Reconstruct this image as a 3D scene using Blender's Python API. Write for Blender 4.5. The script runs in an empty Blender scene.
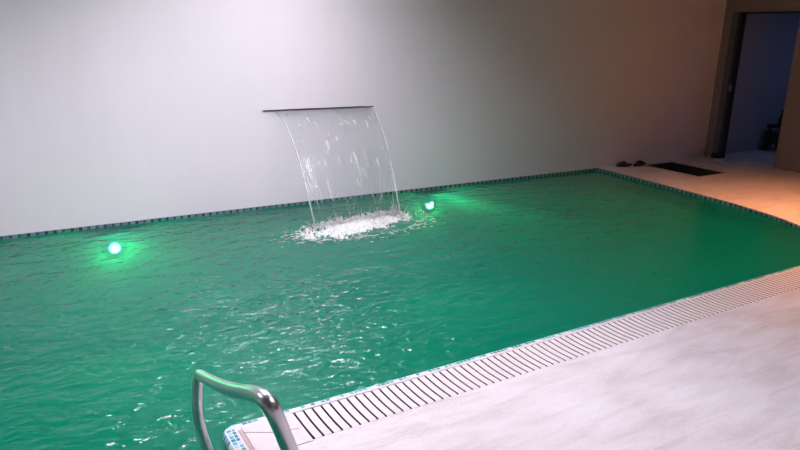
import bpy, bmesh, math, random
from mathutils import Vector, Matrix, noise
from mathutils.geometry import tessellate_polygon

random.seed(7)
S = bpy.context.scene
col = S.collection

# ------------------------------------------------------------------ camera
cd = bpy.data.cameras.new('camera')
cam = bpy.data.objects.new('camera', cd)
col.objects.link(cam)
cd.sensor_width = 36.0
cd.lens = 663.2 / 800 * 36.0
cd.clip_start = 0.05
rt = Vector((0.86088203, -0.50845242, 0.01892822))
up = Vector((0.12418962, 0.24605582, 0.9612666))
fw = Vector((0.49341572, 0.82518645, -0.27496955))
m = Matrix((rt, up, -fw)).transposed().to_4x4()
m.translation = Vector((0, 0, 1.65))
cam.matrix_world = m
S.camera = cam

# ------------------------------------------------------------------ colour management, world
S.view_settings.view_transform = 'Standard'
S.view_settings.look = 'None'
S.view_settings.gamma = 1
S.view_settings.use_curve_mapping = False
S.view_settings.exposure = 0.38
S.cycles.use_denoising = True
S.cycles.max_bounces = 10
S.cycles.transparent_max_bounces = 12
S.cycles.sample_clamp_indirect = 4.0
S.cycles.caustics_reflective = False
S.cycles.caustics_refractive = False
W = bpy.data.worlds.new('world'); S.world = W
W.use_nodes = True
W.node_tree.nodes['Background'].inputs[0].default_value = (0.5, 0.52, 0.6, 1)
W.node_tree.nodes['Background'].inputs[1].default_value = 0.02

# lamp strengths (each lamp's light is made in its own fixture further down)
PANEL_W = 48.0          # large cool ceiling panels, unseen and added for brightness (emission strength)
STRIP_W = 90.0          # narrow strip lamp added for glints on the water
WARM_W = 620.0          # warm downlight over the right-hand deck
POOL_W = 150.0           # each green underwater lamp
HALL_W = 24.0

# ------------------------------------------------------------------ helpers
def link(o): col.objects.link(o); return o

def obj(name, bm, mat=None, parent=None, smooth=False, flip_up=False):
    me = bpy.data.meshes.new(name)
    if flip_up:
        bm.normal_update()
        for f in bm.faces:
            if f.normal.z < 0: f.normal_flip()
    else: bmesh.ops.recalc_face_normals(bm, faces=bm.faces)
    bm.to_mesh(me); bm.free()
    if mat: me.materials.append(mat)
    if smooth:
        for p in me.polygons: p.use_smooth = True
    o = bpy.data.objects.new(name, me)
    if parent: o.parent = parent
    return link(o)

def tag(o, label=None, cat=None, group=None, kind=None):
    if label: o['label'] = label
    if cat: o['category'] = cat
    if group: o['group'] = group
    if kind: o['kind'] = kind
    return o

def thing(name, label, cat, loc=(0, 0, 0), rz=0, group=None):
    o = bpy.data.objects.new(name, None)
    o.location = loc; o.rotation_euler = (0, 0, rz); o.empty_display_size = .1
    tag(o, label, cat, group)
    return link(o)

def box(bm, x0, x1, y0, y1, z0, z1, bev=0.0, seg=2):
    r = bmesh.ops.create_cube(bm, size=1)
    vs = r['verts']
    for v in vs:
        v.co = Vector((x0 + (v.co.x + .5) * (x1 - x0), y0 + (v.co.y + .5) * (y1 - y0), z0 + (v.co.z + .5) * (z1 - z0)))
    if bev:
        es = list({e for v in vs for e in v.link_edges})
        bmesh.ops.bevel(bm, geom=es, offset=bev, segments=seg, profile=.6, affect='EDGES')
    return bm

def bx(*a, **k):
    return box(bmesh.new(), *a, **k)

def tube(bm, pts, r, n=20, caps=True):
    """sweep a circle along pts (parallel transport); r may be a list"""
    pts = [Vector(p) for p in pts]
    if not isinstance(r, (list, tuple)): r = [r] * len(pts)
    t = (pts[1] - pts[0]).normalized()
    nrm = t.orthogonal().normalized()
    rings = []
    for i, p in enumerate(pts):
        if i == 0: tt = pts[1] - pts[0]
        elif i == len(pts) - 1: tt = pts[-1] - pts[-2]
        else: tt = pts[i + 1] - pts[i - 1]
        tt.normalize()
        nrm = (nrm - tt * nrm.dot(tt)).normalized()
        b = tt.cross(nrm)
        rings.append([bm.verts.new(p + (nrm * math.cos(2 * math.pi * k / n) + b * math.sin(2 * math.pi * k / n)) * r[i]) for k in range(n)])
    for a, b in zip(rings, rings[1:]):
        for k in range(n):
            bm.faces.new((a[k], a[(k + 1) % n], b[(k + 1) % n], b[k]))
    if caps:
        bm.faces.new(list(reversed(rings[0]))); bm.faces.new(rings[-1])
    return bm

def smooth_path(pts, rad, seg=8):
    """round the corners of a polyline"""
    pts = [Vector(p) for p in pts]
    out = [pts[0]]
    for i in range(1, len(pts) - 1):
        p = pts[i]
        a = (pts[i - 1] - p); b = (pts[i + 1] - p)
        r = rad[i - 1] if isinstance(rad, (list, tuple)) else rad
        r = min(r, a.length * .48, b.length * .48)
        A = p + a.normalized() * r; B = p + b.normalized() * r
        for k in range(seg + 1):
            t = k / seg
            out.append(A * (1 - t) ** 2 + p * 2 * t * (1 - t) + B * t * t)
    out.append(pts[-1])
    return out

def lathe(bm, prof, n=28, centre=(0, 0, 0), axis='z'):
    rings = []
    c = Vector(centre)
    for r, z in prof:
        ring = []
        for k in range(n):
            a = 2 * math.pi * k / n
            if axis == 'z': v = Vector((r * math.cos(a), r * math.sin(a), z))
            else: v = Vector((r * math.cos(a), -z, r * math.sin(a)))
            ring.append(bm.verts.new(c + v))
        rings.append(ring)
    for a, b in zip(rings, rings[1:]):
        for k in range(n):
            bm.faces.new((a[k], a[(k + 1) % n], b[(k + 1) % n], b[k]))
    bm.faces.new(rings[0]); bm.faces.new(rings[-1])
    return bm

# ------------------------------------------------------------------ materials
class N:
    def __init__(s, name):
        s.m = bpy.data.materials.new(name); s.m.use_nodes = True
        s.t = s.m.node_tree; s.t.nodes.clear()
        s.out = s.add('ShaderNodeOutputMaterial')
    def add(s, typ, **k):
        n = s.t.nodes.new(typ)
        for a, b in k.items():
            if a.startswith('i_'):
                key = a[2:]
                n.inputs[int(key) if key.isdigit() else key.replace('_', ' ')].default_value = b
            else: setattr(n, a, b)
        return n
    def l(s, a, b): s.t.links.new(a, b)
    def math(s, op, a, b=None, c=None, clamp=False):
        n = s.add('ShaderNodeMath', operation=op, use_clamp=clamp)
        for i, v in enumerate((a, b, c)):
            if v is None: continue
            if isinstance(v, (int, float)): n.inputs[i].default_value = v
            else: s.l(v, n.inputs[i])
        return n.outputs[0]
    def ramp(s, src, stops, interp='LINEAR'):
        r = s.add('ShaderNodeValToRGB'); r.color_ramp.interpolation = interp
        el = r.color_ramp.elements
        while len(el) < len(stops): el.new(.5)
        for e, (p, c) in zip(el, stops):
            e.position = p; e.color = tuple(c) + (1,) if len(c) == 3 else c
        s.l(src, r.inputs[0]); return r.outputs[0]
    def noise(s, vec, scale, detail=3, rough=.5, dist=0):
        n = s.add('ShaderNodeTexNoise'); n.inputs['Scale'].default_value = scale
        n.inputs['Detail'].default_value = detail; n.inputs['Roughness'].default_value = rough
        n.inputs['Distortion'].default_value = dist
        if vec is not None: s.l(vec, n.inputs['Vector'])
        return n.outputs['Fac']
    def mapping(s, scale=(1, 1, 1), rot=(0, 0, 0), loc=(0, 0, 0), src='Object'):
        tc = s.add('ShaderNodeTexCoord'); mp = s.add('ShaderNodeMapping')
        mp.inputs['Scale'].default_value = scale; mp.inputs['Rotation'].default_value = rot; mp.inputs['Location'].default_value = loc
        s.l(tc.outputs[src], mp.inputs['Vector']); return mp.outputs[0]
    def bump(s, h, strength=.2, dist=.01):
        b = s.add('ShaderNodeBump'); b.inputs['Strength'].default_value = strength; b.inputs['Distance'].default_value = dist
        s.l(h, b.inputs['Height']); return b.outputs[0]
    def princ(s, color=None, rough=.5, metal=0, normal=None, **k):
        p = s.add('ShaderNodeBsdfPrincipled')
        if color is not None:
            if hasattr(color, 'is_output'): s.l(color, p.inputs['Base Color'])
            else: p.inputs['Base Color'].default_value = tuple(color) + (1,)
        if hasattr(rough, 'is_output'): s.l(rough, p.inputs['Roughness'])
        else: p.inputs['Roughness'].default_value = rough
        p.inputs['Metallic'].default_value = metal
        if normal is not None: s.l(normal, p.inputs['Normal'])
        for a, b in k.items(): p.inputs[a.replace('_', ' ')].default_value = b
        return p
    def done(s, shader): s.l(shader.outputs[0] if hasattr(shader, 'outputs') else shader, s.out.inputs['Surface']); return s.m

def simple(name, c, rough=.5, metal=0, nscale=40, var=.12, bump=.1):
    n = N(name); v = n.mapping()
    f = n.noise(v, nscale)
    c0 = [x * (1 - var) for x in c]; c1 = [min(1, x * (1 + var)) for x in c]
    cc = n.ramp(f, [(.3, c0), (.7, c1)])
    return n.done(n.princ(cc, rough, metal, n.bump(f, bump, .002)))

def emit(name, c, st):
    n = N(name); e = n.add('ShaderNodeEmission'); e.inputs[0].default_value = tuple(c) + (1,); e.inputs[1].default_value = st
    return n.done(e)

def wall_mat(name, c):
    n = N(name); v = n.mapping((1, 1, 1))
    v2 = n.mapping((5, 5, .25))
    a = n.noise(v, 1.1, 3); b = n.noise(v2, 1.5, 3, .6)
    s = n.math('ADD', n.math('MULTIPLY', a, .5), n.math('MULTIPLY', b, .5))
    cc = n.ramp(s, [(.3, [x * .98 for x in c]), (.7, [min(1, x * 1.015) for x in c])])
    return n.done(n.princ(cc, .75, 0, n.bump(n.noise(v, 60, 3), .08, .002)))

M = {}
M['wall'] = wall_mat('painted_wall', (.79, .735, .765))
M['brown_wall'] = wall_mat('taupe_wall', (.24, .18, .165))
M['hall_wall'] = wall_mat('hall_wall', (.40, .42, .46))
M['ceiling'] = wall_mat('ceiling_paint', (.24, .22, .22))

def deck_mat():
    n = N('microcement_deck'); v = n.mapping()
    br = n.add('ShaderNodeTexBrick', offset=.5, squash=1); n.l(n.mapping(loc=(.35, .27, 0)), br.inputs['Vector'])
    br.inputs['Scale'].default_value = 1; br.inputs['Brick Width'].default_value = 1.2; br.inputs['Row Height'].default_value = .6
    br.inputs['Mortar Size'].default_value = .0016; br.inputs['Mortar Smooth'].default_value = .4
    tw = n.noise(n.mapping((1.6, 7, 1), (0, 0, .35)), 1.6, 6, .62, .8)
    blotch = n.noise(v, 1.7, 4, .55)
    fine = n.noise(v, 70, 3, .6)
    s = n.math('ADD', n.math('MULTIPLY', tw, .45), n.math('ADD', n.math('MULTIPLY', blotch, .35), n.math('MULTIPLY', fine, .2)))
    c = n.ramp(s, [(.32, (.44, .375, .365)), (.5, (.575, .52, .52)), (.68, (.68, .64, .65))])
    mx = n.add('ShaderNodeMix', data_type='RGBA'); n.l(br.outputs['Fac'], mx.inputs[0]); n.l(c, mx.inputs[6]); mx.inputs[7].default_value = (.655, .59, .58, 1)
    r = n.ramp(tw, [(.3, (.62,) * 3), (.7, (.42,) * 3)])
    return n.done(n.princ(mx.outputs[2], r, 0, n.bump(s, .35, .004)))
M['deck'] = deck_mat()
M['coping'] = simple('porcelain_coping', (.58, .53, .52), .5, 0, 30, .06, .05)
M['grout'] = simple('brown_grout', (.16, .11, .10), .8)
M['grate'] = simple('porcelain_grate', (.60, .55, .53), .45, 0, 90, .08, .08)
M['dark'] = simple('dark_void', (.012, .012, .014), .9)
M['pit'] = simple('hatch_inside', (.01, .01, .012), .9)
M['steel'] = simple('brushed_steel', (.42, .44, .46), .2, 1, 30, .08, .03)

def rail_mat():
    n = N('polished_steel')
    f = n.noise(n.mapping((1, 1, 1)), 9, 3); g = n.noise(n.mapping((60, 60, 60)), 2, 2)
    c = n.ramp(f, [(.3, (.62, .62, .64)), (.7, (.76, .76, .78))])
    r = n.ramp(f, [(.3, (.30,) * 3), (.7, (.38,) * 3)])
    return n.done(n.princ(c, r, 1, n.bump(g, .01, .0005)))
M['rail'] = rail_mat()

def mosaic_mat(name, stops, mortar, size=.025, alternate=False):
    """square glass mosaic driven by UVs measured in metres"""
    n = N(name)
    tc = n.add('ShaderNodeTexCoord'); sc = n.add('ShaderNodeVectorMath', operation='SCALE'); sc.inputs['Scale'].default_value = 1 / size
    n.l(tc.outputs['UV'], sc.inputs[0])
    fl = n.add('ShaderNodeVectorMath', operation='FLOOR'); n.l(sc.outputs[0], fl.inputs[0])
    fr = n.add('ShaderNodeVectorMath', operation='FRACTION'); n.l(sc.outputs[0], fr.inputs[0])
    wn = n.add('ShaderNodeTexWhiteNoise', noise_dimensions='2D'); n.l(fl.outputs[0], wn.inputs['Vector'])
    sp = n.add('ShaderNodeSeparateXYZ'); n.l(fr.outputs[0], sp.inputs[0])
    ex = n.math('ABSOLUTE', n.math('SUBTRACT', sp.outputs[0], .5)); ey = n.math('ABSOLUTE', n.math('SUBTRACT', sp.outputs[1], .5))
    edge = n.math('GREATER_THAN', n.math('MAXIMUM', ex, ey), .44)
    fac = wn.outputs['Value']
    if alternate:
        sf = n.add('ShaderNodeSeparateXYZ'); n.l(fl.outputs[0], sf.inputs[0])
        fac = n.math('ADD', n.math('MULTIPLY', n.math('FLOORED_MODULO', n.math('ADD', sf.outputs[0], sf.outputs[1]), 2.0), .5), n.math('MULTIPLY', fac, .49))
    c = n.ramp(fac, stops, 'CONSTANT')
    mx = n.add('ShaderNodeMix', data_type='RGBA'); n.l(edge, mx.inputs[0]); n.l(c, mx.inputs[6]); mx.inputs[7].default_value = mortar + (1,)
    r = n.math('ADD', n.math('MULTIPLY', edge, .5), .12)
    return n.done(n.princ(mx.outputs[2], r, 0, n.bump(n.math('SUBTRACT', 1, edge), .3, .002)))
M['mosaic'] = mosaic_mat('turquoise_mosaic', [(0, (.10, .32, .38)), (.24, (.42, .60, .64)), (.42, (.16, .42, .48)), (.64, (.62, .70, .74)), (.80, (.06, .25, .32))], (.72, .72, .74))
M['mosaic_dark'] = mosaic_mat('teal_mosaic', [(0, (.012, .05, .07)), (.25, (.03, .10, .13)), (.5, (.17, .29, .28)), (.75, (.10, .22, .23))], (.24, .31, .30), .033, True)

# --- murky green pool water: reflecting skin over a half-transparent green body
FC = Vector((2.68, 5.12, 0))      # where the falling water lands
def water_mat():
    n = N('green_pool_water')
    v = n.mapping((1.0, 1.75, 1), (0, 0, .12))
    pos = n.add('ShaderNodeTexCoord').outputs['Object']
    sub = n.add('ShaderNodeVectorMath', operation='SUBTRACT'); n.l(pos, sub.inputs[0]); sub.inputs[1].default_value = FC
    ln = n.add('ShaderNodeVectorMath', operation='LENGTH'); n.l(sub.outputs[0], ln.inputs[0])
    d = ln.outputs['Value']
    sx = n.add('ShaderNodeSeparateXYZ'); n.l(pos, sx.inputs[0])
    # the water is stirred round the fall and to the left and calm at the far right
    calm = n.add('ShaderNodeMapRange'); calm.inputs[1].default_value = 3.2; calm.inputs[2].default_value = 5.6; calm.inputs[3].default_value = 1; calm.inputs[4].default_value = .22
    n.l(sx.outputs[0], calm.inputs[0])
    a = n.noise(v, 5.0, 1, .4, .6)
    b = n.noise(v, 12.0, 1, .4, .8); b3 = n.noise(v, 8.5, 0, .4, 1.2)
    c2 = n.noise(v, 38.0, 2, .5, .8)
    h = n.math('ADD', n.math('MULTIPLY', a, 1.0), n.math('ADD', n.math('MULTIPLY', b, .42), n.math('MULTIPLY', c2, .07)))
    h = n.math('MULTIPLY', h, calm.outputs[0])
    sub2 = n.add('ShaderNodeVectorMath', operation='SUBTRACT'); n.l(pos, sub2.inputs[0]); sub2.inputs[1].default_value = (1.32, 3.75, 0)
    ln2 = n.add('ShaderNodeVectorMath', operation='LENGTH'); n.l(sub2.outputs[0], ln2.inputs[0])
    ag = n.add('ShaderNodeMapRange', interpolation_type='SMOOTHSTEP'); n.l(ln2.outputs['Value'], ag.inputs[0])
    ag.inputs[1].default_value = .3; ag.inputs[2].default_value = 1.15; ag.inputs[3].default_value = 1.0; ag.inputs[4].default_value = 0
    h = n.math('ADD', h, n.math('MULTIPLY', n.math('MULTIPLY', b3, ag.outputs[0]), 1.15))
    nb = n.bump(h, 1.0, .027)
    fr = n.add('ShaderNodeFresnel'); fr.inputs[0].default_value = 1.30; n.l(n.bump(h, 1.0, .012), fr.inputs['Normal'])
    gl = n.add('ShaderNodeBsdfGlossy'); gl.inputs['Roughness'].default_value = .01; gl.inputs[0].default_value = (1, 1, 1, 1); n.l(nb, gl.inputs['Normal'])
    df = n.add('ShaderNodeBsdfDiffuse'); df.inputs[0].default_value = (.001, .135, .120, 1); n.l(nb, df.inputs['Normal'])
    tl = n.add('ShaderNodeBsdfTranslucent'); tl.inputs[0].default_value = (.005, .60, .44, 1)
    tr = n.add('ShaderNodeBsdfTransparent'); tr.inputs[0].default_value = (.04, .62, .40, 1)
    body = n.add('ShaderNodeMixShader'); body.inputs[0].default_value = .5; n.l(df.outputs[0], body.inputs[1]); n.l(tl.outputs[0], body.inputs[2])
    b2 = n.add('ShaderNodeMixShader'); b2.inputs[0].default_value = .30; n.l(body.outputs[0], b2.inputs[1]); n.l(tr.outputs[0], b2.inputs[2])
    mx = n.add('ShaderNodeMixShader'); n.l(fr.outputs[0], mx.inputs[0]); n.l(b2.outputs[0], mx.inputs[1]); n.l(gl.outputs[0], mx.inputs[2])
    return n.done(mx)
M['water'] = water_mat()

def fall_mat(name, base, streak, lo, hi):
    n = N(name)
    v = n.mapping((26, 3, 1), src='UV')
    s = n.noise(v, 1.6, 4, .6)
    s2 = n.noise(n.mapping((7, 2.5, 1), src='UV'), 2, 3, .6)
    f = n.ramp(n.math('MULTIPLY', n.math('MULTIPLY', s, s2), 2.0), [(lo, (base,) * 3), (hi, (streak,) * 3)])
    nb = n.bump(n.math('ADD', s, s2), .5, .006)
    tr = n.add('ShaderNodeBsdfTransparent'); tr.inputs[0].default_value = (.97, .98, .985, 1)
    gl = n.add('ShaderNodeBsdfGlossy'); gl.inputs['Roughness'].default_value = .05; n.l(nb, gl.inputs['Normal'])
    fr = n.add('ShaderNodeFresnel'); fr.inputs[0].default_value = 1.33; n.l(nb, fr.inputs['Normal'])
    df = n.add('ShaderNodeBsdfDiffuse'); df.inputs[0].default_value = (.9, .92, .95, 1)
    tl = n.add('ShaderNodeBsdfTranslucent'); tl.inputs[0].default_value = (.9, .92, .95, 1)
    wb = n.add('ShaderNodeMixShader'); wb.inputs[0].default_value = .4; n.l(df.outputs[0], wb.inputs[1]); n.l(tl.outputs[0], wb.inputs[2])
    m1 = n.add('ShaderNodeMixShader'); n.l(fr.outputs[0], m1.inputs[0]); n.l(tr.outputs[0], m1.inputs[1]); n.l(gl.outputs[0], m1.inputs[2])
    m2 = n.add('ShaderNodeMixShader'); n.l(f, m2.inputs[0]); n.l(m1.outputs[0], m2.inputs[1]); n.l(wb.outputs[0], m2.inputs[2])
    return n.done(m2)
M['sheet'] = fall_mat('falling_water', .015, .5, .60, .85)
M['rope'] = fall_mat('thick_water_edge', .22, .8, .3, .7)

def foam_mat():
    n = N('white_foam')
    v = n.mapping((1, 1.5, 1))
    f = n.noise(v, 30, 4, .6)
    c = n.ramp(f, [(.38, (.40, .50, .46)), (.52, (.66, .64, .62))])
    p = n.princ(c, .5, 0, n.bump(f, .6, .01))
    return n.done(p)
M['foam'] = foam_mat()
M['rubber'] = simple('black_rubber', (.012, .012, .014), .6)
M['frame_dark'] = simple('black_door_frame', (.012, .011, .014), .5)
M['frame_grey'] = simple('grey_door_casing', (.09, .085, .10), .6)
M['hose'] = simple('pale_hose', (.55, .52, .48), .5)
M['white_plastic'] = simple('white_plastic', (.75, .75, .76), .4)
M['stool'] = simple('dark_stool', (.02, .02, .025), .6)
M['lamp_steel'] = simple('lamp_rim_steel', (.5, .55, .52), .35, 1)

# ------------------------------------------------------------------ pool outline
def yn(x): return 2.550 + .0072 * (x - .634)       # near edge of the pool
XC = .634
end = [(6.695, 6.155), (6.665, 5.5), (6.62, 4.96), (6.575, 4.5), (6.53, 4.085), (6.45, 3.68), (6.37, 3.42), (6.27, 3.2), (6.13, 2.99), (5.95, 2.81), (5.72, 2.67), (5.45, yn(5.45))]
YL, XL = 1.0, -3.0
corner = [(XC + .05, yn(.7))] + [(XC + .05 - .05 * math.sin(a), yn(.7) - .05 + .05 * math.cos(a)) for a in (math.radians(20 * k) for k in range(1, 5))] + [(XC, yn(.7) - .05)]
pool = [(XL, 6.155)] + end + corner + [(XC, YL), (XL, YL)]       # clockwise seen from above
pool = [Vector((x, y, 0)) for x, y in pool]
WL = -.03                                                         # water level

def offset(poly, dists):
    """offset a closed polygon outward (clockwise order), one distance per vertex"""
    out = []
    n_ = len(poly)
    for i, p in enumerate(poly):
        a = (p - poly[i - 1]).normalized(); b = (poly[(i + 1) % n_] - p).normalized()
        na = Vector((-a.y, a.x, 0)); nb = Vector((-b.y, b.x, 0))
        k = (na + nb); k.normalize()
        c = max(.35, k.dot(na))
        out.append(p + k * dists[i] / c)
    return out

def inside(x, y, poly):
    r = False; j = len(poly) - 1
    for i in range(len(poly)):
        a, b = poly[i], poly[j]
        if (a.y > y) != (b.y > y) and x < (b.x - a.x) * (y - a.y) / (b.y - a.y) + a.x: r = not r
        j = i
    return r

# tile curb widths: none along the wall, narrow at the near edge and the far end, two tiles at the left corner
npool = len(pool)
iw = 1 + len(end) + len(corner)
dd = []
for i, p in enumerate(pool):
    if i == 0: dd.append(0.0)
    elif i <= len(end): dd.append(.028)
    elif i < 1 + len(end) + len(corner): dd.append(.030 if i < 1 + len(end) + 1 else .052)
    else: dd.append(.062)
curb_out = offset(pool, dd)
curb_out[0] = Vector((XL, 6.155, 0)); curb_out[1] = Vector((6.695 + .028, 6.155, 0))
curb_out[-1] = Vector((XL, YL - .05, 0)); curb_out[-2] = Vector((XC + .062, YL - .05, 0))

# ------------------------------------------------------------------ room
RX0, RX1, RY0, RY1, H = -3.0, 8.98, -2.2, 6.155, 2.9
def struct(name, bm, mat, parent=None, smooth=False):
    o = obj(name, bm, mat, parent, smooth)
    if not parent: o['kind'] = 'structure'
    return o

# floor, with openings for pool, gutter and hatch
GX0, GX1 = .955, 5.42
GUT = .245
def gy(x): return yn(x) - .030
HX0, HX1, HY0, HY1 = 7.44, 8.03, 5.15, 5.99
hole_pool = list(curb_out)
# merge the gutter into the pool hole: follow the near edge at gutter depth between GX0 and GX1
new = []
for i, p in enumerate(hole_pool):
    new.append(p)
    if i == len(end):           # last point of the far end, near line starts
        new += [Vector((GX1, gy(GX1), 0)), Vector((GX1, gy(GX1) - GUT, 0)), Vector((GX0, gy(GX0) - GUT, 0)), Vector((GX0, gy(GX0), 0))]
hole_pool = new
outer = [Vector(p) for p in ((RX0, RY0, 0), (RX1 + 4.0, RY0, 0), (RX1 + 4.0, RY1 + .03, 0), (RX0, RY1 + .03, 0))]
hatch = [Vector(p) for p in ((HX0, HY0, 0), (HX1, HY0, 0), (HX1, HY1, 0), (HX0, HY1, 0))]
bm = bmesh.new()
allp = outer + hole_pool + hatch
vs = [bm.verts.new(p) for p in allp]
for t in tessellate_polygon([outer, hole_pool, hatch]):
    try: bm.faces.new([vs[k] for k in t])
    except ValueError: pass
for f in list(bm.faces):
    if f.normal.z < 0: f.normal_flip()
struct('floor', bm, M['deck'])

T = .12
struct('wall_back', bx(RX0 - T, RX1 + 4.0, RY1, RY1 + T, -1.5, H), M['wall'])
struct('wall_left', bx(RX0 - T, RX0, RY0 - T, RY1, -1.5, H), M['wall'])
struct('wall_front', bx(RX0 - T, RX1 + T, RY0 - T, RY0, 0, H), M['brown_wall'])
DY0, DY1, DZ = 5.085, 5.90, 2.035
bm = bmesh.new()
box(bm, RX1, RX1 + T, RY0, DY0, 0, H)
box(bm, RX1, RX1 + T, DY1, RY1, 0, H)
box(bm, RX1, RX1 + T, DY0, DY1, DZ, H)
struct('wall_right', bm, M['brown_wall'])
struct('ceiling', bx(RX0 - T, RX1 + 4.1, RY0 - T, RY1 + T, H, H + .1), M['ceiling'])
bm = bmesh.new()
box(bm, RX1 + T, RX1 + 4, RY0, RY0 + .05, 0, H); box(bm, RX1 + 3.9, RX1 + 4.0, RY0, RY1, 0, H)
box(bm, RX1 + T + .002, RX1 + 3.9, RY1 - .02, RY1 - .001, 0, H)
struct('wall_hall', bm, M['hall_wall'])

# door frame: grey casing on the wall, black rebate with hinges round an open doorway
d = bpy.data.objects.new('door_1', None); d.location = (RX1, DY1, 0); link(d); d['kind'] = 'structure'
def dchild(name, bm, mat):
    for v in bm.verts: v.co -= Vector((RX1, DY1, 0))
    return obj(name, bm, mat, d)
dchild('casing', box(bx(RX1 - .012, RX1, DY1 + .035, DY1 + .125, .0, DZ + .02, bev=.003), RX1 - .011, RX1, DY1 + .035, DY1 + .12, 0, .04), M['frame_grey'])
bm = bx(RX1 - .018, RX1 + .10, DY1 - .015, DY1 + .035, 0, DZ + .012, bev=.004)
dchild('jamb', bm, M['frame_dark'])
dchild('header', bx(RX1 - .018, RX1 + .10, DY0, DY1 - .015, DZ - .012, DZ + .012, bev=.003), M['frame_dark'])
for z in (1.80, 1.02, .32):
    bm = bmesh.new(); tube(bm, [(RX1 - .026, DY1 - .012, z - .05), (RX1 - .026, DY1 - .012, z + .05)], .011, 12)
    box(bm, RX1 - .022, RX1 + .02, DY1 - .022, DY1 - .015, z - .045, z + .045)
    dchild('hinge', bm, M['steel'] if abs(z - 1.02) < .1 else M['frame_dark'])

# ------------------------------------------------------------------ pool basin, mosaic band, curb
def strip(paths, closed, vdist):
    """quad strip between successive paths with metre-scaled UVs"""
    bm = bmesh.new(); uv = bm.loops.layers.uv.new('UVMap')
    base = paths[0]; n_ = len(base)
    u = [0]
    for i in range(1, n_ + 1): u.append(u[-1] + (base[i % n_] - base[i - 1]).length)
    rows = [[bm.verts.new(p) for p in pa] for pa in paths]
    cnt = n_ if closed else n_ - 1
    def vd(r_, i_): return vdist[r_][i_] if isinstance(vdist[r_], list) else vdist[r_]
    for r in range(len(rows) - 1):
        for i in range(cnt):
            j = (i + 1) % n_
            f = bm.faces.new((rows[r][i], rows[r][j], rows[r + 1][j], rows[r + 1][i]))
            for lp, (uu, vv) in zip(f.loops, ((u[i], vd(r, i)), (u[i + 1], vd(r, j)), (u[i + 1], vd(r + 1, j)), (u[i], vd(r + 1, i)))):
                lp[uv].uv = (uu, vv)
    return bm
def dropz(poly, z): return [Vector((p.x, p.y, z)) for p in poly]
def lower(poly, z, dy=0): return [Vector((p.x, p.y - (dy if abs(p.y - 6.155) < 1e-4 else 0), z)) for p in poly]

DEPTH = -1.25
bm = strip([lower(pool, -.20, .012), lower(pool, DEPTH, .012)], True, [0, 1.05])
bot = lower(pool, DEPTH, .012)
uvl = bm.loops.layers.uv.verify()
vsb = [bm.verts.new(p) for p in bot]
for t in tessellate_polygon([bot]):
    try:
        f = bm.faces.new([vsb[k] for k in t])
        for lp in f.loops: lp[uvl].uv = (lp.vert.co.x, lp.vert.co.y)
    except ValueError: pass
struct('pool_basin', bm, simple('pale_pool_plaster', (.55, .78, .70), .6))
# dark waterline band (far sides) and pale tiled curb (near side)
far = [lower([p], 0, .012)[0] for p in pool[:1 + len(end)]]
bm = strip([dropz(far, .001), dropz(far, -.20)], False, [0, .20])
struct('trim_1', bm, M['mosaic_dark'])
near_i = list(range(len(end), npool))
def sub(poly, z): return [Vector((poly[i].x, poly[i].y, z)) for i in near_i]
inn = sub(pool, 0); out = sub(curb_out, 0)
def mix(a, b, t, z): return [Vector((p.x * (1 - t) + q.x * t, p.y * (1 - t) + q.y * t, z)) for p, q in zip(a, b)]
bm = strip([sub(pool, -.20), sub(pool, -.022), mix(inn, out, .10, -.006), mix(inn, out, .28, .0015), mix(inn, out, 1, .002), mix(inn, out, 1, -.03)], False, [0, .178, .196, .2, [.2 + .82 * (a_ - b_).length for a_, b_ in zip(inn, out)], .254])
struct('trim_2', bm, M['mosaic'], smooth=True)
# far end: one row of dark teeth on top of the curb
fi = list(range(1, len(end) + 1))
bm = strip([[pool[i] + Vector((0, 0, .0015)) for i in fi], [curb_out[i] + Vector((0, 0, .002)) for i in fi], [curb_out[i] + Vector((0, 0, -.03)) for i in fi]], False, [0, .0249, .05])
struct('trim_3', bm, M['mosaic_dark'])

# plain coping slab between the corner and the grating, with its brown joint
bm = bmesh.new()
sl = [(XC + .082, 1.30), (GX0 - .006, 1.30), (GX0 - .006, yn(.9) - .033), (XC + .082, yn(.7) - .045)]
b0 = [bm.verts.new((x, y, .001)) for x, y in sl]; b1 = [bm.verts.new((x, y, .006)) for x, y in sl]
bm.faces.new(b1)
for i in range(4): bm.faces.new((b0[i], b0[(i + 1) % 4], b1[(i + 1) % 4], b1[i]))
struct('trim_4', bm, M['coping'])
bm = bx(XC + .064, XC + .080, 1.30, yn(.7) - .060, .0005, .003)
struct('trim_5', bm, simple('brown_joint', (.42, .31, .30), .8))
bm = bmesh.new()
tube(bm, [(XC + .08, 2.46, .0065), (.82, 2.40, .0065), (.93, 2.375, .0065)], .0013, 6)
tube(bm, [(XC + .075, 2.262, .0065), (GX0 - .006, 2.262, .0065)], .0018, 6)
struct('trim_6', bm, simple('joint_line', (.22, .19, .19), .8))

# gutter trough under the grating
bm = bmesh.new()
for (a, b, z0, z1) in (((GX0, gy(GX0)), (GX1, gy(GX1)), 0, -.14), ((GX0, gy(GX0) - GUT), (GX1, gy(GX1) - GUT), 0, -.14), ((GX0, gy(GX0)), (GX0, gy(GX0) - GUT), 0, -.14), ((GX1, gy(GX1)), (GX1, gy(GX1) - GUT), 0, -.14)):
    bm.faces.new([bm.verts.new(p) for p in ((a[0], a[1], z0), (b[0], b[1], z0), (b[0], b[1], z1), (a[0], a[1], z1))])
bm.faces.new([bm.verts.new(p) for p in ((GX0, gy(GX0), -.14), (GX1, gy(GX1), -.14), (GX1, gy(GX1) - GUT, -.14), (GX0, gy(GX0) - GUT, -.14))])
struct('trim_7', bm, M['dark'])

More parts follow.
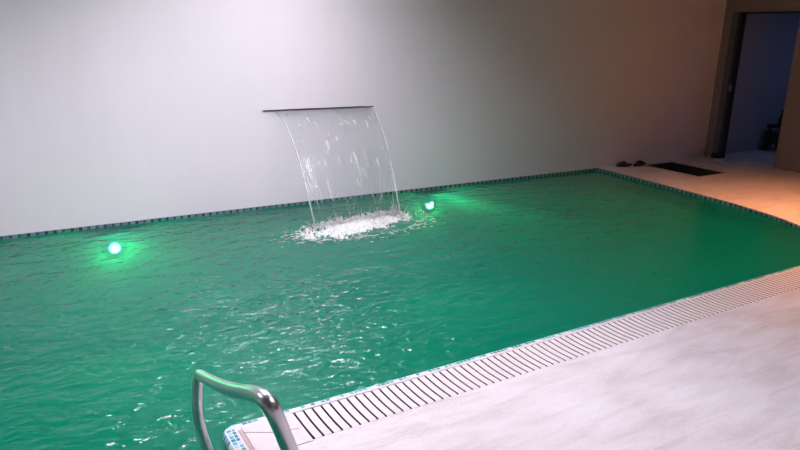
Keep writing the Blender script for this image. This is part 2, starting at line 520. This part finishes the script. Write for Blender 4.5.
# ------------------------------------------------------------------ overflow grating
g = thing('overflow_grating', 'long pale slatted overflow grating set in the deck along the near edge of the pool', 'drain grate', (GX0, gy(GX0), 0), math.atan(.0072))
PITCH = .0440
nb_ = 101
bm = bmesh.new()
box(bm, -.002, PITCH * nb_, -.012, -.0005, -.028, .002, bev=.0015)      # strip along the curb side
obj('rail', bm, M['grate'], g)
bm = bmesh.new()
box(bm, -.002, PITCH * nb_, -GUT + .001, -GUT + .006, -.03, -.004)
obj('rail', bm, M['dark'], g)
def slat_bm():
    b = bmesh.new()
    w = PITCH - .0098
    # profile along y: rounded lip at the pool side, gently dished, square at the deck side
    prof = [(-.0125, -.002), (-.018, .0015), (-.05, .0), (-.12, -.0025), (-.19, -.001), (-.232, .002), (-.2435, .0005)]
    rows = []
    for y, z in prof:
        rows.append([b.verts.new(p) for p in ((0, y, z - .001), (.0016, y, z), (w - .0016, y, z), (w, y, z - .001), (w, y, -.016), (0, y, -.016))])
    for a, c in zip(rows, rows[1:]):
        for k in range(6): b.faces.new((a[k], a[(k + 1) % 6], c[(k + 1) % 6], c[k]))
    b.faces.new(rows[0]); b.faces.new(rows[-1])
    return b
s0 = obj('slat', slat_bm(), M['grate'], g)
s0.data.materials.append(simple('shaded_slot_side', (.07, .05, .045), .9))  # shade inside the slots, painted as dark slat sides
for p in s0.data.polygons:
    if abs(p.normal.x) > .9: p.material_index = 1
s0.location = (.0095, 0, 0)
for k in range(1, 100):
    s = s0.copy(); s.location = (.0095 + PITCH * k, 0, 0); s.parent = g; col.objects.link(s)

# ------------------------------------------------------------------ hatch and things on the far deck
h = thing('floor_hatch', 'open dark rectangular hatch with a pale rim in the far right deck', 'hatch', ((HX0 + HX1) / 2, (HY0 + HY1) / 2, 0))
def sh(bm, o=h):
    for v in bm.verts: v.co -= o.location
    return bm
bm = bmesh.new()
t = .035
box(bm, HX0 - t, HX0, HY0 - .008, HY1 + t, 0.0005, .012, bev=.003); box(bm, HX0 - t, HX1 + t, HY1, HY1 + t, .0005, .012, bev=.003)
box(bm, HX1, HX1 + t, HY0 - .008, HY1 + t, .0005, .008, bev=.003); box(bm, HX0 - t, HX1 + t, HY0 - .012, HY0, .0005, .006, bev=.002)
obj('rim', sh(bm), simple('pale_rim', (.52, .45, .42), .6), h)
bm = bmesh.new()
box(bm, HX0, HX1, HY0, HY1, -.9, -.001)
for f in list(bm.faces):
    if f.calc_center_median().z > -.01: bm.faces.remove(f)
obj('shaft', sh(bm), M['pit'], h)

def slipper(loc, rz, label):
    t_ = thing('slipper', label, 'slipper', loc, rz, 'dark slippers by the back wall')
    b = bmesh.new(); outl = []
    for k in range(28):
        a = 2 * math.pi * k / 28
        x = .135 * math.cos(a); w = .048 + .010 * math.cos(a) - .010 * math.cos(2 * a)
        outl.append((x, w * math.sin(a)))
    lv = [[b.verts.new((x * s_, y * s_, z)) for x, y in outl] for z, s_ in ((0, .96), (.006, 1), (.022, 1), (.028, .95))]
    for a_, c_ in zip(lv, lv[1:]):
        for k in range(28): b.faces.new((a_[k], a_[(k + 1) % 28], c_[(k + 1) % 28], c_[k]))
    b.faces.new(lv[0]); b.faces.new(lv[-1])
    obj('sole', b, M['rubber'], t_)
    b = bmesh.new(); rows = []
    for i in range(9):
        x = -.005 + .10 * i / 8
        row = []
        for k in range(13):
            a = math.pi * k / 12
            hh = .052 - .028 * (i / 8) ** 1.5
            row.append(b.verts.new((x + .01 * math.sin(a), .052 * math.cos(a) * (1 - .25 * (i / 8) ** 2), .016 + hh * math.sin(a))))
        rows.append(row)
    for a_, c_ in zip(rows, rows[1:]):
        for k in range(12): b.faces.new((a_[k], a_[k + 1], c_[k + 1], c_[k]))
    o = obj('strap', b, M['rubber'], t_, True)
    md = o.modifiers.new('solid', 'SOLIDIFY'); md.thickness = .006
    return t_
slipper((7.17, 6.085, .001), math.radians(174), 'left dark slipper on the deck by the back wall, nearer the pool')
slipper((7.40, 6.03, .001), math.radians(8), 'right dark slipper on the deck by the back wall, nearer the open hatch')

# door stop and pale hose at the foot of the door frame
bm = bmesh.new(); box(bm, 8.88, 8.955, 5.925, 6.0, .0008, .05, bev=.012); lathe(bm, [(.012, .05), (.02, .055), (.02, .075), (.01, .08)], 14, (8.915, 5.96, 0))
tag(obj('door_stop', bm, M['rubber']), 'small dark door stop on the floor at the foot of the door frame', 'door stop')
bm = bmesh.new()
tube(bm, smooth_path([(8.86, 5.99, .012), (8.80, 5.90, .012), (8.72, 5.72, .012), (8.60, 5.50, .012), (8.50, 5.42, .012)], .1), .0105, 12)
lathe(bm, [(.01, -.02), (.02, -.015), (.02, .015), (.01, .02)], 14, (8.865, 5.995, .021))
tag(obj('hose', bm, M['hose']), 'short pale hose lying on the deck in front of the open doorway', 'hose')

# stool with a pitcher in the dark room beyond the door
st = thing('stool', 'dark low stool standing in the dim room beyond the doorway', 'stool', (10.50, 5.90, 0))
o = obj('seat', bx(-.17, .17, -.17, .17, .36, .41, bev=.012), M['stool'], st)
for sx in (-1, 1):
    for sy in (-1, 1):
        b = bmesh.new(); tube(b, [(sx * .15, sy * .15, 0), (sx * .13, sy * .13, .37)], .018, 10); obj('leg', b, M['stool'], st)
obj('shelf', bx(-.145, .145, -.145, .145, .12, .30, bev=.01), M['stool'], st)
b = bmesh.new(); lathe(b, [(.06, 0), (.085, .01), (.09, .12), (.06, .18), (.045, .21), (.055, .23)], 20)
pi = thing('pitcher', 'dark pitcher standing on the low stool beyond the doorway', 'pitcher', (10.46, 5.88, .411))
obj('body', b, M['stool'], pi, True)
b = bmesh.new(); tube(b, smooth_path([(.05, 0, .20), (.13, 0, .19), (.13, 0, .06), (.085, 0, .05)], .04), .008, 8); obj('handle', b, M['stool'], pi)
b = bmesh.new(); tube(b, [(-.05, 0, .19), (-.13, 0, .235)], [.02, .012], 10); obj('spout', b, M['stool'], pi)

# ------------------------------------------------------------------ pool water (real ripples plus fine bump)
def ripple(x, y):
    p = Vector((x, y, 0))
    d_ = (Vector((x, y, 0)) - FC).length
    calm_ = 1 if x < 3.2 else max(.2, 1 - (x - 3.2) / 2.4 * .8)
    z = .0035 * calm_ * noise.noise(Vector((x * 2.3, y * 4.2, .3))) + .0022 * calm_ * noise.noise(Vector((x * 6, y * 9, 2.1)))
    z += .004 * math.exp(-d_ * 1.1) * math.sin(d_ * 30 + 1.5 * noise.noise(p * 3)) * (1 if d_ > .5 else .4)
    return z
bm = bmesh.new(); st_ = .04
nx = int((6.75 - XL) / st_) + 1; ny = int((6.143 - YL) / st_)
grid = {}
wpoly = offset(pool, [.012] * npool)
def gv(i, j):
    if (i, j) not in grid:
        x = XL + i * st_; y = 6.143 - j * st_
        grid[(i, j)] = bm.verts.new((x, y, WL + ripple(x, y)))
    return grid[(i, j)]
for i in range(nx):
    for j in range(ny + 1):
        cx_, cy_ = XL + (i + .5) * st_, 6.143 - (j + .5) * st_
        if inside(cx_, cy_, wpoly):
            bm.faces.new((gv(i, j), gv(i + 1, j), gv(i + 1, j + 1), gv(i, j + 1)))
# snap the ragged rim onto the pool edge
def closest(p):
    best = None
    for i in range(npool):
        a, b = pool[i], pool[(i + 1) % npool]
        ab = b - a; t = max(0, min(1, (p - a).dot(ab) / ab.dot(ab))); q = a + ab * t
        dd_ = (q - p).length
        if best is None or dd_ < best[0]: best = (dd_, q)
    return best
for v in bm.verts:
    if v.is_boundary:
        d_, q = closest(Vector((v.co.x, v.co.y, 0)))
        if d_ < st_ * 1.5 and q.y < 6.1: v.co.x, v.co.y = q.x, q.y
w = obj('pool_water', bm, M['water'], None, True, True)
tag(w, 'rippled green water filling the indoor swimming pool', 'water', kind='stuff')

# ------------------------------------------------------------------ waterfall
SX0, SX1, SZ = 2.134, 3.325, .934
sp = thing('waterfall_spout', 'thin straight metal waterfall spout set in the pale back wall', 'spout', ((SX0 + SX1) / 2, 6.155, SZ))
hw = (SX1 - SX0) / 2
obj('lip', bx(-hw, hw, -.012, 0, -.007, .002, bev=.001), simple('spout_dark_steel', (.16, .16, .19), .3, 1), sp)
obj('top_plate', bx(-hw - .004, hw + .004, -.010, 0, .002, .0045, bev=.0005), M['steel'], sp)

def fall_point(u, t):
    """u 0..1 across, t 0..1 down the parabola; the sheet narrows as it falls"""
    xs = SX0 + .085 + u * (SX1 - SX0 - .125)
    xe = 2.255 + u * (3.125 - 2.255)
    reach = .90 + .05 * math.sin(u * 7) * .4
    y = 6.12 - reach * t
    z = SZ - .004 - (SZ - WL) * t * t * .97 - (SZ - WL) * t * .03
    k = t ** .75
    x = xs * (1 - k) + xe * k
    y += .012 * t * noise.noise(Vector((u * 9, t * 2, 0)))
    return Vector((x, y, z))
def sheet(u0, u1, nu, nt, t0=0, t1=1):
    bm = bmesh.new(); uv = bm.loops.layers.uv.new('UVMap')
    vs = [[bm.verts.new(fall_point(u0 + (u1 - u0) * i / nu, t0 + (t1 - t0) * j / nt)) for j in range(nt + 1)] for i in range(nu + 1)]
    for i in range(nu):
        for j in range(nt):
            f = bm.faces.new((vs[i][j], vs[i + 1][j], vs[i + 1][j + 1], vs[i][j + 1]))
            for lp, (a, b) in zip(f.loops, ((i, j), (i + 1, j), (i + 1, j + 1), (i, j + 1))): lp[uv].uv = (a / nu, b / nt)
    return bm
wf = thing('waterfall', 'clear curved sheet of falling water pouring from the wall spout into the pool', 'waterfall', (2.73, 5.2, WL))
def rel(bm, o):
    for v in bm.verts: v.co -= o.location
    return bm
obj('water_sheet', rel(sheet(0, 1, 60, 40), wf), M['sheet'], wf, True)
for u in (0, 1):
    pts = [fall_point(u, j / 34) for j in range(35)]
    b = bmesh.new()
    tube(b, pts, [.002 + .005 * (j / 34) + .002 * noise.noise(Vector((u * 5, j * .5, 0))) for j in range(35)], 10)
    uvl = b.loops.layers.uv.new('UVMap')
    for f in b.faces:
        for lp in f.loops: lp[uvl].uv = (math.atan2(lp.vert.co.y, lp.vert.co.x), lp.vert.co.z)
    obj('water_edge', rel(b, wf), M['rope'], wf, True)
# broken strands near the bottom where the sheet tears
for k in range(14):
    u = random.choice((random.uniform(.02, .2), random.uniform(.45, .95), random.uniform(.5, .85)))
    t0 = random.uniform(.62, .88); t1 = min(1, t0 + random.uniform(.05, .2))
    b = bmesh.new(); pts = [fall_point(u + .004 * math.sin(j), t0 + (t1 - t0) * j / 8) + Vector((0, -.004, 0)) for j in range(9)]
    rr = random.uniform(.0015, .004)
    tube(b, pts, [max(.0004, rr * math.sin(math.pi * (j + .3) / 8.6)) for j in range(9)], 6)
    obj('water_strand', rel(b, wf), M['rope'], wf, True)

# foam where it lands: heaped froth, loose flecks and leaping drops
fo = bmesh.new()
def fmask(x, y):
    """froth height field round the landing line"""
    u = (x - 2.74) / .61; v = (y - (5.22 + .13 * u)) / (.25 - .05 * u)
    r = math.sqrt(u * u + v * v)
    n1 = noise.noise(Vector((x * 5, y * 5, 0))); n2 = noise.noise(Vector((x * 17, y * 22, 3))); n3 = noise.noise(Vector((x * 42, y * 55, 5)))
    a = 1.02 - r + .36 * n1 + .50 * n2 + .50 * n3
    return a
stf = .0085; verts = {}
def fv(i, j):
    if (i, j) not in verts:
        x = 1.9 + i * stf; y = 4.75 + j * stf
        a = max(0, fmask(x, y)); 
        z = WL + .004 + .045 * min(a, 1) ** .7 * (.6 + .9 * abs(noise.noise(Vector((x * 26, y * 26, 7))))) + .012 * noise.noise(Vector((x * 70, y * 70, 1)))
        verts[(i, j)] = fo.verts.new((x, y, z))
    return verts[(i, j)]
for i in range(int(1.6 / stf)):
    for j in range(int(.95 / stf)):
        if fmask(1.9 + (i + .5) * stf, 4.75 + (j + .5) * stf) > .16:
            fo.faces.new((fv(i, j), fv(i + 1, j), fv(i + 1, j + 1), fv(i, j + 1)))
for v in fo.verts:
    if v.is_boundary: v.co.z = WL + .001
def drop(b, c, r, stretch=1, ax=None):
    res = bmesh.ops.create_icosphere(b, subdivisions=1, radius=r)
    ax = (ax or Vector((0, 0, 1))).normalized()
    for v in res['verts']:
        k = v.co.dot(ax); v.co += ax * k * (stretch - 1); v.co += c
for k in range(420):      # spray
    u = random.uniform(-1, 1)
    c = Vector((2.68 + .52 * u, 5.24 + .07 * u + random.gauss(0, .035), WL + .02 + abs(random.gauss(0, .045))))
    drop(fo, c, random.uniform(.0012, .0034), random.uniform(1, 3.5), Vector((random.uniform(-.5, .5), 0, 1)))
for k in range(130):       # thin jets
    u = random.uniform(-1, 1)
    c = Vector((2.68 + .50 * u, 5.24 + .07 * u + random.gauss(0, .03), WL + .02))
    hgt = random.uniform(.03, .14) * random.random() ** .5; dx = random.uniform(-.05, .05)
    tube(fo, [c, c + Vector((dx * .5, 0, hgt * .6)), c + Vector((dx, 0, hgt))], [.0035, .0025, .0006], 5)
for k in range(420):      # flecks drifting on the surface towards the camera
    a = random.uniform(0, 2 * math.pi); rr = 1 + abs(random.gauss(0, .22)) - .08
    x = 2.66 + .60 * rr * math.cos(a); y = 5.12 + .26 * rr * math.sin(a)
    if y > 6: continue
    r_ = random.uniform(.004, .012)
    res = bmesh.ops.create_icosphere(fo, subdivisions=1, radius=r_)
    for v in res['verts']: v.co = Vector((v.co.x * random.uniform(1.5, 2) + x, v.co.y * .7 + y, v.co.z * .25 + WL + .002 + ripple(x, y)))
tag(obj('foam', fo, M['foam'], None, True), 'patch of white foam and splashes where the falling water lands in the pool', 'foam', kind='stuff')

# ------------------------------------------------------------------ underwater lamps
M['lens'] = emit('green_lamp_lens', (.45, 1.0, .75), 160)
def pool_light(x, z, label):
    t_ = thing('pool_light', label, 'pool light', (x, 6.142, z), 0, 'green underwater lights on the back wall')
    b = bmesh.new(); lathe(b, [(.085, 0), (.085, .012), (.060, .02), (.047, .02)], 28, axis='y'); obj('rim', b, M['lamp_steel'], t_)
    b = bmesh.new(); lathe(b, [(.045, .018), (.045, .024), (.036, .032), (.016, .036)], 24, axis='y'); obj('lens', b, M['lens'], t_, True)
    ld = bpy.data.lights.new('pool_lamp', 'SPOT'); ld.energy = POOL_W * .7; ld.color = (.05, 1, .34); ld.shadow_soft_size = .04; ld.spot_size = math.radians(56); ld.spot_blend = 1
    lo = bpy.data.objects.new('pool_lamp', ld); link(lo); lo.parent = t_; lo.location = (0, -.07, 0); lo.rotation_euler = Vector((0, -1, .02)).to_track_quat('-Z', 'Y').to_euler()
    ld = bpy.data.lights.new('pool_glow', 'POINT'); ld.energy = 7; ld.color = (.05, 1, .34); ld.shadow_soft_size = .02
    lo = bpy.data.objects.new('pool_glow', ld); link(lo); lo.parent = t_; lo.location = (0, -.055, 0)
    b = bmesh.new(); rows = []
    for k in range(15):
        a = math.radians(30 + 120 * k / 14)
        rows.append([b.verts.new((.092 * math.cos(a), y_, .092 * math.sin(a))) for y_ in (-.005, -.05, -.13)])
    for p_, q_ in zip(rows, rows[1:]):
        for k in range(2): b.faces.new((p_[k], p_[k + 1], q_[k + 1], q_[k]))
    o = obj('added_hood', b, M['lamp_steel'], t_, True); md = o.modifiers.new('solid', 'SOLIDIFY'); md.thickness = .003  # added visor, holds back the lamp's upward light
    return t_
pool_light(.704, -.222, 'glowing green underwater light on the back wall, left of the waterfall')
pool_light(4.053, -.205, 'glowing green underwater light on the back wall, right of the waterfall')

pool_light(-2.647, -.222, 'unseen green underwater light added on the back wall to brighten the left end of the pool')  # added lamp out of view, brings more green to the left

# ------------------------------------------------------------------ handrail
hr = thing('handrail', 'curved polished steel pool handrail at the near corner of the pool', 'handrail', (.765, 1.62, 0))
path = [(.765, 1.62, .0), (.74, 1.60, .08), (.66, 1.54, .29), (.59, 1.48, .46), (.535, 1.443, .604), (.512, 1.428, .674), (.490, 1.412, .732), (.469, 1.415, .785), (.473, 1.560, .722), (.485, 1.789, .612), (.512, 2.12, .470),
        (.524, 2.30, .398), (.531, 2.385, .366), (.533, 2.425, .335), (.524, 2.420, .270), (.519, 2.424, .178), (.530, 2.422, .09), (.545, 2.413, .014), (.575, 2.39, -.11), (.610, 2.36, -.25)]
def cr(pts, seg=10):
    pts = [Vector(p) for p in pts]; out = []
    P_ = [pts[0]] + pts + [pts[-1]]
    for i in range(1, len(P_) - 2):
        p0, p1, p2, p3 = P_[i - 1:i + 3]
        for k in range(seg):
            t = k / seg
            out.append(.5 * ((2 * p1) + (-p0 + p2) * t + (2 * p0 - 5 * p1 + 4 * p2 - p3) * t * t + (-p0 + 3 * p1 - 3 * p2 + p3) * t ** 3))
    out.append(pts[-1]); return out
path = cr(path, 6)
for it in range(14):      # fair the bent tube
    path = [path[0]] + [(path[i - 1] + path[i] * 2 + path[i + 1]) / 4 for i in range(1, len(path) - 1)] + [path[-1]]
b = bmesh.new(); tube(b, path, .0215, 28); obj('tube', rel(b, hr), M['rail'], hr, True)
b = bmesh.new(); lathe(b, [(.05, .0065), (.05, .010), (.04, .018), (.024, .022)], 28, (.765, 1.62, 0)); obj('flange', rel(b, hr), M['rail'], hr)

# ------------------------------------------------------------------ ceiling lamps above the frame; cool panels and strip are added
M['panel'] = emit('added_cool_panel', (.94, .865, 1.0), PANEL_W)
M['panel_soft'] = emit('added_cool_panel_soft', (.885, .865, 1.0), PANEL_W * .62)
M['warm'] = emit('warm_downlight', (1.0, .62, .36), 10)
def panel(x, y, wx, wy, label, deep=.17, mat='panel'):
    """added, unseen fixture: ceiling diffuser, deep black baffle put in to cut its spread"""
    t_ = thing('added_ceiling_panel', label, 'ceiling light', (x, y, H), 0, 'added cool ceiling panels')
    b = bmesh.new()
    box(b, -wx / 2 - .02, wx / 2 + .02, -wy / 2 - .02, -wy / 2, -deep, 0); box(b, -wx / 2 - .02, wx / 2 + .02, wy / 2, wy / 2 + .02, -deep, 0)
    box(b, -wx / 2 - .02, -wx / 2, -wy / 2, wy / 2, -deep, 0); box(b, wx / 2, wx / 2 + .02, -wy / 2, wy / 2, -deep, 0)
    obj('baffle', b, M['frame_dark'], t_)
    obj('diffuser', bx(-wx / 2, wx / 2, -wy / 2, wy / 2, -.012, -.002), M[mat], t_)
panel(-1.4, 3.7, .36, 1.4, 'unseen cool white ceiling panel added over the left part of the pool')
panel(.9, 3.7, .36, 1.4, 'unseen cool white ceiling panel added over the pool, left of the waterfall')
panel(2.5, 3.7, .36, 1.4, 'unseen cool white ceiling panel added over the pool, right of the waterfall')
panel(2.1, .7, .5, 1.0, 'unseen cool white ceiling panel added over the near deck', mat='panel_soft')
M['strip'] = emit('added_glint_strip', (.93, .90, 1.0), STRIP_W)  # added lamp, gives the ripples their glints
panel(2.1, 5.15, 1.1, .10, 'unseen long narrow cool strip lamp added on the ceiling for glints on the water', deep=.03, mat='strip')
def downlight(x, y, mat, label, group, r=.06):
    t_ = thing('downlight', label, 'ceiling light', (x, y, H), 0, group)
    b = bmesh.new(); lathe(b, [(r + .02, 0), (r + .02, -.008), (r, -.012), (r, -.002)], 24); obj('trim_ring', b, M['white_plastic'], t_)
    b = bmesh.new(); lathe(b, [(r - .002, -.004), (r - .002, -.009)], 24); obj('lens', b, mat, t_)
    return t_
wd = downlight(6.6, 2.7, M['warm'], 'warm ceiling downlight over the far right deck', 'warm downlight', .05)
ld = bpy.data.lights.new('warm_lamp', 'SPOT'); ld.energy = WARM_W; ld.color = (1, .37, .14); ld.spot_size = math.radians(108); ld.spot_blend = 1; ld.shadow_soft_size = .08
lo = bpy.data.objects.new('warm_lamp', ld); link(lo); lo.parent = wd; lo.location = (0, 0, -.03)
# cold lamp in the room beyond the door
hl = downlight(10.6, 4.6, emit('hall_lens', (.35, .45, 1.0), 8), 'cold blue ceiling downlight in the room beyond the doorway', 'hall downlight', .05)
ld = bpy.data.lights.new('hall_lamp', 'SPOT'); ld.energy = HALL_W; ld.color = (.30, .42, 1); ld.spot_size = math.radians(150); ld.spot_blend = 1; ld.shadow_soft_size = .15
lo = bpy.data.objects.new('hall_lamp', ld); link(lo); lo.parent = hl; lo.location = (0, 0, -.03)
